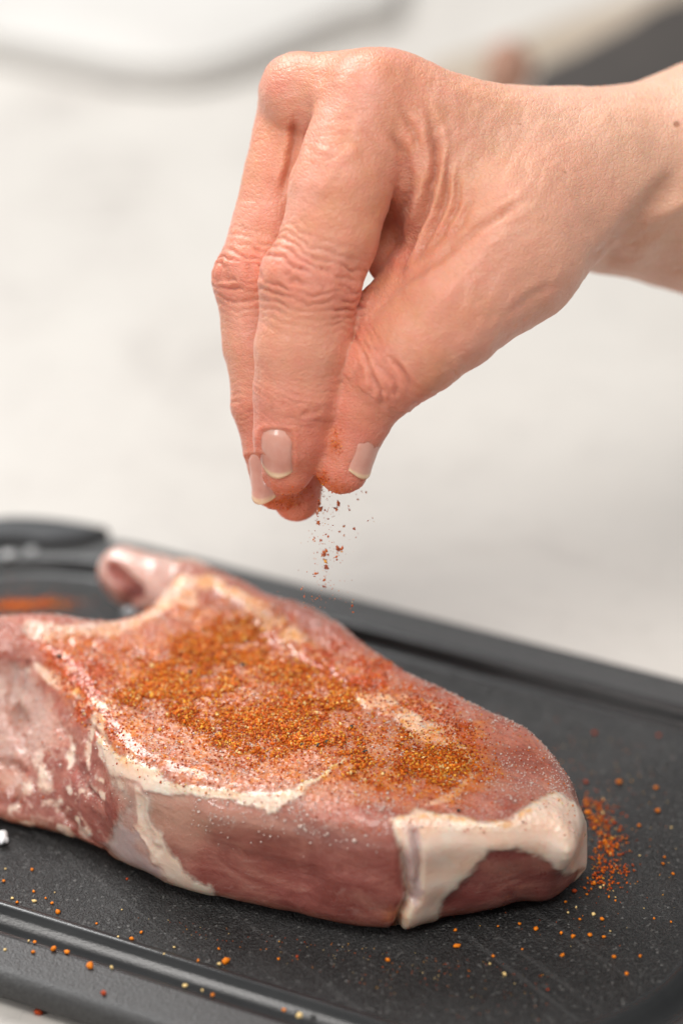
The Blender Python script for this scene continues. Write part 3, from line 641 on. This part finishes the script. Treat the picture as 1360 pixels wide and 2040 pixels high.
# shred of fat and beads of water on the board
fatm = mat_plain('fat_scrap', (.80, .78, .76), (.70, .72, .75), .3, 300)
def blob(name, p, sx, sy, sz, mat, seed, amp=.3):
    def fn(P): return (np.linalg.norm((P)/np.array([sx, sy, sz]), axis=1)-1)*min(sx, sy, sz)
    m = max(sx, sy, sz)
    V, F = grid_mesh(fn, (-sx*1.4, -sy*1.4, -sz*1.6), (sx*1.4, sy*1.4, sz*1.6), m/9, 0, 1)
    V = V+vnormals(V, F)*((fbm(V/m*2+seed, 3, seed)-.5)*amp*2*min(sx, sy, sz))[:, None]
    o = mesh(name, V, F, mat); o.location = Vector(p)*S; return o
tag(blob('fat_scrap', W(6, 1668, BT+.1),   .11, .2, .08, fatm, 3, .9), 'tiny bluish white shred of fat on the board at the left end of the chop', 'fat scrap')
0 and tag(blob('fat_scrap', W(1132/1, 1780, BT-.0)+np.array([-4.9, -1.7, .05]), .10, .06, .04, fatm, 5, .5), 'tiny pale sliver on the dark board in front of the chop', 'fat scrap')
wm = NT('water'); wm = wm.set(Base_Color=(.9, .92, .93), Roughness=.08, Transmission_Weight=.6, IOR=1.33)
for k, (px, py, s, lb) in enumerate([(262, 1218, .20, 'whitish water bead below the pale rib bone'), (18, 1105, .16, 'blurred water bead on the far left of the board'), (64, 1097, .13, 'fainter water bead beside the far left grip of the board')]):
    tag(blob('water_bead', W(px, py, BT+.02), s, s, s*.45, wm, k+8, .15), lb, 'water bead')

# ------------------------------------------------------------------ the hand
def H(px, py, z): t = 60.0-z; return np.array([(px-680)/FPX*t, -(py-1020)/FPX*t, z])
def L2W(P): t = 60.0-P[:, 2]; return CAM+HK*(P[:, :1]*RTV+P[:, 1:2]*UPV+t[:, None]*DIRV)
def chain(*j): return [(H(a, b, c), rr) for a, b, c, rr in j]
INDEX = chain((738, 205, .2, 1.02), (676, 380, .75, 1.0), (658, 470, .85, .95), (617, 562, .9, .95), (603, 690, .75, .92), (593, 790, .55, .87), (581, 870, .40, .76), (572, 935, .25, .53))
MIDDLE = chain((603, 190, -1.5, .87), (556, 355, -1.1, .73), (510, 552, -.85, .82), (519, 690, -.9, .76), (531, 805, -.9, .715), (545, 900, -.85, .60), (550, 965, -.75, .52))
RING = chain((640, 235, -3.1, .85), (585, 400, -2.9, .75), (562, 560, -2.7, .78), (575, 700, -2.4, .72), (580, 830, -1.9, .66), (588, 930, -1.5, .60), (590, 990, -1.2, .52))
LITTLE = chain((700, 300, -4.5, .76), (640, 430, -4.6, .66), (590, 570, -4.4, .66), (600, 680, -3.9, .60), (612, 800, -3.1, .54), (618, 870, -2.5, .46))
THUMB = chain((1080, 420, -.9, 1.55), (1010, 500, -.1, 1.5), (895, 625, .75, 1.16), (830, 690, .85, .98), (768, 745, .75, .84), (722, 815, .55, .66), (697, 880, .4, .56), (684, 932, .3, .55))
FING = dict(index=INDEX, middle=MIDDLE, ring=RING, little=LITTLE, thumb=THUMB)
FLAT = np.array([1, 1, 1.0])
def chain_sd(P, ch, k=.12):
    d = None
    for (a, ra), (b, rb_) in zip(ch[:-1], ch[1:]):
        e = rcone(P, a, b, ra, rb_); d = e if d is None else smin(d, e, k)
    return d
PALM = [(H(738, 205, .2), H(1060, 320, -1.2), 1.0, 1.35, None), (H(603, 195, -1.5), H(1060, 330, -2.4), .86, 1.4, None), (H(640, 240, -3.1), H(1080, 345, -3.6), .85, 1.4, None),
        (H(700, 310, -4.5), H(1090, 375, -4.4), .8, 1.3, None), (H(800, 350, -3.2), H(1040, 400, -3.2), .8, 1.35, None)]
ARM = [(H(1050, 352, -2.6), H(1165, 352, -2.7), 1.72, 1.70, np.array([1, 1, .62])), (H(1165, 352, -2.7), H(1460, 335, -4.2), 1.68, 2.35, np.array([1, 1, .72])), (H(1460, 335, -4.2), H(1950, 250, -7.5), 2.35, 3.1, np.array([1, 1, .8])),
       (H(1150, 420, -3.6), H(1460, 430, -5.2), 1.1, 1.95, np.array([1, 1, .8]))]
WEB = [(H(800, 470, -1.0), H(770, 520, -.7), .62, .42), (H(812, 592, 0), H(742, 660, .3), .62, .565), (H(600, 186, -.75), H(775, 192, -.3), .84, .92), (H(850, 380, -1.3), H(805, 500, -1.7), .80, .60), (H(735, 330, -1.9), H(790, 455, -1.9), .9, .75), (H(860, 545, .1), H(765, 648, .2), .66, .55), (H(850, 330, -.2), H(1000, 430, -.2), .95, 1.3), (H(835, 290, .1), H(925, 510, .0), .8, .8)]
def hand_sd(P):
    palm = None
    for a, b, ra, rb_, sq in PALM:
        e = rcone(P, a, b, ra, rb_, sq); palm = e if palm is None else smin(palm, e, .7)
    for a, b, ra, rb_, sq in ARM: palm = smin(palm, rcone(P, a, b, ra, rb_, sq), .6)
    for a, b, ra, rb_ in WEB: palm = smin(palm, rcone(P, a, b, ra, rb_), .55)
    palm = smin(palm, chain_sd(P, THUMB[:3], .4), .55)
    d = smin(palm, chain_sd(P, THUMB[2:], .14), .10)
    for nm in ('index', 'middle', 'ring', 'little'):
        f = chain_sd(P, FING[nm], .14); f0 = 0
        d = smin(d, np.minimum(f, f), .09) if nm != 'index' else smin(d, f, .13)
    return d
HV, HF = grid_mesh(hand_sd, (-3.6, -.9, -11.5), (11.6, 10.4, 2.4), .085, 1, 2)
HN = vnormals(HV, HF)
hx = HV[:, 0]/(60-HV[:, 2])*FPX+680; hy = -HV[:, 1]/(60-HV[:, 2])*FPX+1020
front = sstep(-.1, .3, HN[:, 2])
w1 = (fbm(HV*1.3, 3, 81)-.5)*2; w2 = (fbm(HV*3.0+7, 3, 82)-.5)*2
rid = 1-np.abs(2*fbm(HV*np.array([3.2, 7.5, 3.2])+.6*w1[:, None], 3, 85)-1)
hd = .05*w1+.012*w2-.007*sstep(.86, 1, rid)
crease = .07*sstep(.88, 1, rid); redm = np.zeros(len(HV))
def nearest(nm):
    ch = FING[nm]; best = np.full(len(HV), 1e9); s = np.zeros(len(HV)); L = 0
    for (a, ra), (b, rb_) in zip(ch[:-1], ch[1:]):
        ba = b-a; t = np.clip(((HV-a)@ba)/(ba@ba), 0, 1); d = np.linalg.norm(HV-a-t[:, None]*ba, axis=1)-(ra+(rb_-ra)*t)
        m = d < best; best = np.where(m, d, best); ln = np.linalg.norm(ba); s = np.where(m, L+t*ln, s); L += ln
    return best, s
# transverse wrinkles over the finger joints
owner = {nm: nearest(nm) for nm in FING}
allb = np.stack([owner[nm][0] for nm in FING], 1).argmin(1)
def joint_s(nm, k):
    ch = FING[nm]; return sum(np.linalg.norm(ch[i+1][0]-ch[i][0]) for i in range(k))
for i, nm in enumerate(FING):
    m = (allb == i)*sstep(.5, .1, owner[nm][0]); s = owner[nm][1]
    q = 3 if nm == 'index' else 2; js = [(joint_s(nm, q), .66, .031, .18), (joint_s(nm, q+2), .42, .014, .13)] if nm != 'thumb' else [(joint_s(nm, 4)-.10, .60, .013, .15)]
    for c, wd, am, lam in js:
        env = np.exp(-((s-c)/wd)**2)
        cen = FING[nm][{'index': 3, 'thumb': 4}.get(nm, 2)][0][0]; ph = (s+.16*np.abs(HV[:, 0]-cen)**1.5)/lam*2*math.pi + 6.5*(fbm(HV*1.7+i*5, 3, 90+i)-.5)*2 + 4.5*(fbm(HV*4.3+i, 2, 95)-.5)
        wv = np.sin(ph); val = -(np.clip(-wv, 0, 1)**2)*sstep(.25, .7, fbm(HV*np.array([2.2, 3.5, 2.2]), 2, 97))*1.5
        hd += m*env*am*(val*1.8+.25*wv)*front
        crease = np.maximum(crease, m*env*np.clip(-wv, 0, 1)**3*.30*front)
        redm = np.maximum(redm, m*np.exp(-((s-c)/(wd*1.1))**2)*.46)
        hd += m*(.045 if wd > .5 else .008)*np.exp(-((s-c)/(wd*.6))**2)
    al = np.stack([HV[:, 0]*1.6, s*7.5, HV[:, 2]*1.6], 1)
    hd += m*.020*(fbm(al+i*3, 3, 99)-.5)*front
    tip = joint_s(nm, len(FING[nm])-1)
    redm = np.maximum(redm, m*sstep(tip-2.4, tip-.6, s)*.46+m*.18)
# folds and grooves (measured polylines on the radial side of the hand)
FOLD = [([(870, 250), (868, 330), (845, 420), (812, 500), (795, 545)], .155, 9, .7), ([(895, 300), (885, 390), (858, 470), (818, 540)], .10, 7, .6), ([(800, 215), (828, 270), (832, 300)], .07, 7, .45), ([(770, 250), (810, 320), (815, 380), (790, 440)], .06, 9, .3),
        ([(915, 330), (905, 410), (880, 470), (830, 540)], .07, 7, .35), ([(850, 210), (862, 260), (858, 300)], .06, 8, .35), ([(940, 380), (920, 450), (870, 500)], .05, 8, .2),
        ([(1050, 395), (960, 450), (860, 525), (790, 575)], .06, 10, .25), ([(620, 290), (640, 300), (662, 306)], -.06, 9, 0), ([(1120, 560), (1060, 590), (985, 640)], .03, 10, 0),
        ([(1360, 330), (1290, 420), (1225, 500), (1195, 530)], .16, 22, .1), ([(735, 735), (757, 780), (764, 812)], .06, 5, .5), ([(755, 720), (785, 760), (795, 795)], .05, 5, .4), ([(778, 708), (808, 745), (822, 778)], .045, 5, .4), ([(720, 690), (740, 740), (745, 790)], .04, 5, .3), ([(700, 672), (725, 690), (760, 700)], .03, 5, .2),
        ([(590, 235), (588, 285), (578, 330), (560, 390)], .10, 9, .35), ([(640, 130), (655, 180), (640, 230)], .05, 18, 0)]
jx, jy = hx+w2*5, hy+w1*4
for pts, dep, wd, cr in FOLD:
    pts3 = [(a, b, 1) for a, b in pts]; g, _, t = pl_dist(jx, jy, pts3); fade = sstep(0, .6, t)*sstep(len(pts)-1, len(pts)-1.6, t)*.85+.15
    e = np.exp(-(g/wd)**2)*fade*front; hd -= dep*e; hd += .35*abs(dep)*np.exp(-((g-wd*2.0)/(wd*1.0))**2)*fade*front
    crease = np.maximum(crease, cr*np.exp(-(g/(wd*.9))**2)*fade*front)
# fine fanning lines across the back of the web and thumb base
ang = np.arctan2(hy-760, hx-640)
fan = np.sin(ang*95+5*w1+2*w2); fe = np.exp(-((hx-960)/150)**2-((hy-330)/170)**2)*front
hd += .010*fan*fe
lin2 = np.sin((hx*.80+hy*.55)/7.0+4.5*w1+2.2*w2); e2 = np.exp(-((hx-1010)/170)**2-((hy-600)/120)**2)*front; hd += .007*lin2*e2
# tendons / veins
for pts, a, wd in ([[(700, 300), (670, 330), (640, 380)], .03, 12], [[(1000, 470), (930, 540), (880, 600)], .05, 22], [[(1240, 500), (1300, 430), (1360, 400)], .06, 12], [[(920, 260), (1000, 330), (1060, 420)], .03, 22]):
    g, _, t = pl_dist(hx, hy, [(p, q, 1) for p, q in pts]); hd += a*np.exp(-(g/wd)**2)*front
for q in ([(518, 842), (582, 842), (586, 950), (552, 966), (516, 952)], [(488, 896), (520, 892), (536, 985), (520, 1008), (488, 1006)]):
    qc = np.mean(np.array(q, float), 0); q = [tuple(qc+(np.array(p)-qc)*.62) for p in q]
    dn = poly_sd(hx, hy, q)*(-1 if poly_sd(np.array([np.mean([p[0] for p in q])]), np.array([np.mean([p[1] for p in q])]), q)[0] > 0 else 1)-12.5
    top_ = sstep(q[2][1]+20, q[2][1]-20, hy)
    hd += front*top_*(.030*np.exp(-((dn-5)/6)**2)*(dn > -4)-.022*sstep(3, -6, dn)); crease = np.maximum(crease, .30*top_*np.exp(-(dn/3.5)**2)*front)
HV2 = HV+HN*hd[:, None]
pale = np.clip(sstep(820, 1150, hx)*(1-.5*sstep(480, 640, hy))*.75, 0, 1)
redm = np.maximum(redm, .35*np.exp(-((hx-545)/40)**2-((hy-170)/50)**2)+.18*np.exp(-((hx-720)/110)**2-((hy-200)/90)**2))
redm = np.maximum(redm, .55*np.exp(-((hx-790)/45)**2-((hy-510)/55)**2)); redm = np.clip(redm*(.6+.8*fbm(HV*2.2, 4, 84)), 0, 1)
stn = np.maximum.reduce([.95*np.exp(-((hx-565)/42)**2-((hy-1000)/14)**2), .8*np.exp(-((hx-668)/16)**2-((hy-880)/34)**2)*(hx < 700), 1.*np.exp(-((hx-640)/14)**2-((hy-955)/20)**2), .55*np.exp(-((hx-665)/34)**2-((hy-975)/26)**2), .5*np.exp(-((hx-600)/30)**2-((hy-985)/22)**2)])
mole = np.zeros(len(HV))
for a, b, rr in ((1346, 248, 7), (1124, 343, 3.5), (1035, 247, 2.6), (542, 150, 7)): mole = np.maximum(mole, (.8 if rr < 7 or a > 1000 else .25)*(1-sstep(rr*.6, rr*1.2, np.hypot(hx-a, hy-b))))
person = tag(empty('person', WD(700, 560, 0)), 'bare right hand and forearm pinching seasoning above the raw chop', 'person')
HW = L2W(HV2)
mesh('hand_and_forearm', HW, HF, mat_skin(), person, attrs=dict(pale=pale, red=redm, crease=np.clip(crease, 0, 1), stain=np.clip(stn, 0, 1), mole=mole))
# fingernails
nail_mat = mat_nail()
from mathutils.kdtree import KDTree
def nail(tipc, base, nrm, width, flat=.9):
    a = base-tipc; Ln = np.linalg.norm(a); a = a/Ln; nrm = np.array(nrm, float); nrm -= a*(nrm@a); nrm /= np.linalg.norm(nrm); b = np.cross(a, nrm)
    nu, nv = 15, 25; V = []; free = []; lun = []
    for j in range(nv):
        v = j/(nv-1)
        for i in range(nu):
            u = 2*i/(nu-1)-1
            tipround = .16*u*u*Ln; v2 = v
            wd = width*.5*(1-.08*v)*(1-.35*max(0, (v-.78)/.22)**2)
            pos = tipc+a*(v*Ln*(1-.10*u*u)+tipround*(1-v)+0*v2)+b*u*wd
            V.append(pos)
            free.append(1-sstep(.075, .12, v+.03*u*u)); lun.append(sstep(.86, .9, v+.12*(1-u*u)-.08)*.25)
    V = np.array(V)
    # drop each point on to the finger
    t = np.full(len(V), .9)
    for _ in range(40):
        d = hand_sd(V+nrm*t[:, None]); t -= d*.8
    t = np.clip(t, -1.5, 1.2)
    vv = np.repeat(np.arange(nv)/(nv-1), nu); uu = np.tile(2*np.arange(nu)/(nu-1)-1, nv)
    tc = np.interp(.28, np.arange(nv)/(nv-1), t.reshape(nv, nu)[:, nu//2]); slope = (np.interp(.5, np.arange(nv)/(nv-1), t.reshape(nv, nu)[:, nu//2])-tc)/.22
    lin = tc+(vv-.28)*slope-(.33*width*uu**2)*.75
    k = sstep(.42, .12, vv); t2 = t*(1-k)+np.maximum(lin, t)*k
    top = V+nrm*(t2+.022-.034*uu**4-.035*sstep(.84, 1, vv))[:, None]
    bot = top-nrm*.035
    VV = np.concatenate([top, bot]); F = []
    q = lambda i, j, o=0: j*nu+i+o
    N_ = nu*nv
    for j in range(nv-1):
        for i in range(nu-1):
            F.append((q(i, j), q(i+1, j), q(i+1, j+1), q(i, j+1))); F.append((q(i, j, N_), q(i, j+1, N_), q(i+1, j+1, N_), q(i+1, j, N_)))
    for i in range(nu-1): F.append((q(i, 0), q(i, 0, N_), q(i+1, 0, N_), q(i+1, 0))); F.append((q(i, nv-1), q(i+1, nv-1), q(i+1, nv-1, N_), q(i, nv-1, N_)))
    for j in range(nv-1): F.append((q(0, j), q(0, j+1), q(0, j+1, N_), q(0, j, N_))); F.append((q(nu-1, j), q(nu-1, j, N_), q(nu-1, j+1, N_), q(nu-1, j+1)))
    fr = np.array(free*2); ln = np.array(lun*2)
    return mesh('fingernail', L2W(VV), F, nail_mat, person, attrs=dict(free=fr, lunula=ln))
nail(H(543, 956, .8), H(552, 851, 1.2), (-.25, -.05, .97), .70)
nail(H(512, 1006, -.3), H(512, 893, -.2), (-.55, -.08, .83), .66)
nail(H(683, 940, .3), H(701, 850, .5), (.80, .0, .60), .70)
# powder clinging to the fingertips
tips = stn*(hy > 820); w = tips**2+1e-9
tr = np.concatenate([HF[:, [0, 1, 2]], HF[:, [0, 2, 3]]]); wt = (w[tr].mean(1)*front[tr].mean(1)); i = rng.choice(len(tr), 900, p=wt/wt.sum())
P = HW[tr[i]].mean(1)+rng.normal(0, .015, (900, 3))
tag(grains('clinging_seasoning', P, rng.uniform(.008, .018, 900), pick(900, (5, 3, 5, 2, 1, .1)), grain_mat), 'orange seasoning powder clinging to the tips of the thumb and fingers', 'seasoning', kind='stuff')

# ------------------------------------------------------------------ far, out of focus things on the worktop
def slab(name, pts, z0, z1, mat, parent=None, bev=.25):
    P = np.array([W(a, b, z1)[:2] for a, b in pts]); P = spline(P, 6) if len(pts) > 4 else P
    c = P.mean(0); V = []
    prof = [(0, z0), (0, z1-bev), (bev*.3, z1-bev*.3), (bev*2, z1)]
    for ins, z in prof:
        q = P-(P-c)/np.linalg.norm(P-c, axis=1)[:, None]*ins; V += [(a, b, z) for a, b in q]
    n = len(P); F = [(i*n+k, i*n+(k+1) % n, (i+1)*n+(k+1) % n, (i+1)*n+k) for i in range(3) for k in range(n)]+[tuple(3*n+k for k in range(n)), tuple(reversed(range(n)))]
    if np.cross(P[1]-P[0], P[2]-P[1]) < 0: F = [tuple(reversed(f)) for f in F]
    return mesh(name, V, F, mat, parent, smooth=False)
tag(slab('white_platter', [(-260, 20), (-100, 45), (0, 62), (140, 90), (260, 112), (370, 116), (480, 92), (600, 45), (700, 5), (800, -40), (760, -200), (300, -260), (-200, -200)], .1, 1.1, mat_plain('white_ceramic', (.56, .545, .52), (.53, .51, .485), .6), bev=1.0), 'blurred white platter on the worktop behind the hand', 'platter')
tag(slab('wooden_board', [(850, 128), (930, 100), (1100, 40), (1240, -10), (1420, -70), (1700, -60), (1700, 60), (1380, 60), (1120, 190), (1000, 190), (880, 160)], .05, 1.2, mat_plain('pale_wood', (.40, .33, .26), (.34, .28, .215), .7)), 'blurred beige wooden board behind the wrist', 'board')
tag(slab('dark_tray', [(1060, 150), (1150, 95), (1250, 40), (1350, -12), (1700, -100), (1800, 100), (1500, 260), (1150, 230)], 1.21, 2.6, mat_plain('dark_metal', (.030, .025, .022), (.045, .037, .032), .75)), 'blurred dark grey tray behind the forearm in the upper right', 'tray')
tag(blob('shallot', W(1012, 152, 2.4), .75, .7, 1.1, mat_plain('shallot_skin', (.42, .24, .17), (.38, .2, .14), .6), 21, .2), 'blurred reddish brown rounded vegetable behind the wrist', 'vegetable')
tag(blob('garlic_clove', W(1085, 185, 1.9), 1.0, .7, .6, mat_plain('garlic_skin', (.82, .78, .72), (.76, .7, .64), .45), 22, .2), 'blurred white clove just above the wrist', 'garlic')
print('verts chop', len(CV), 'hand', len(HV))
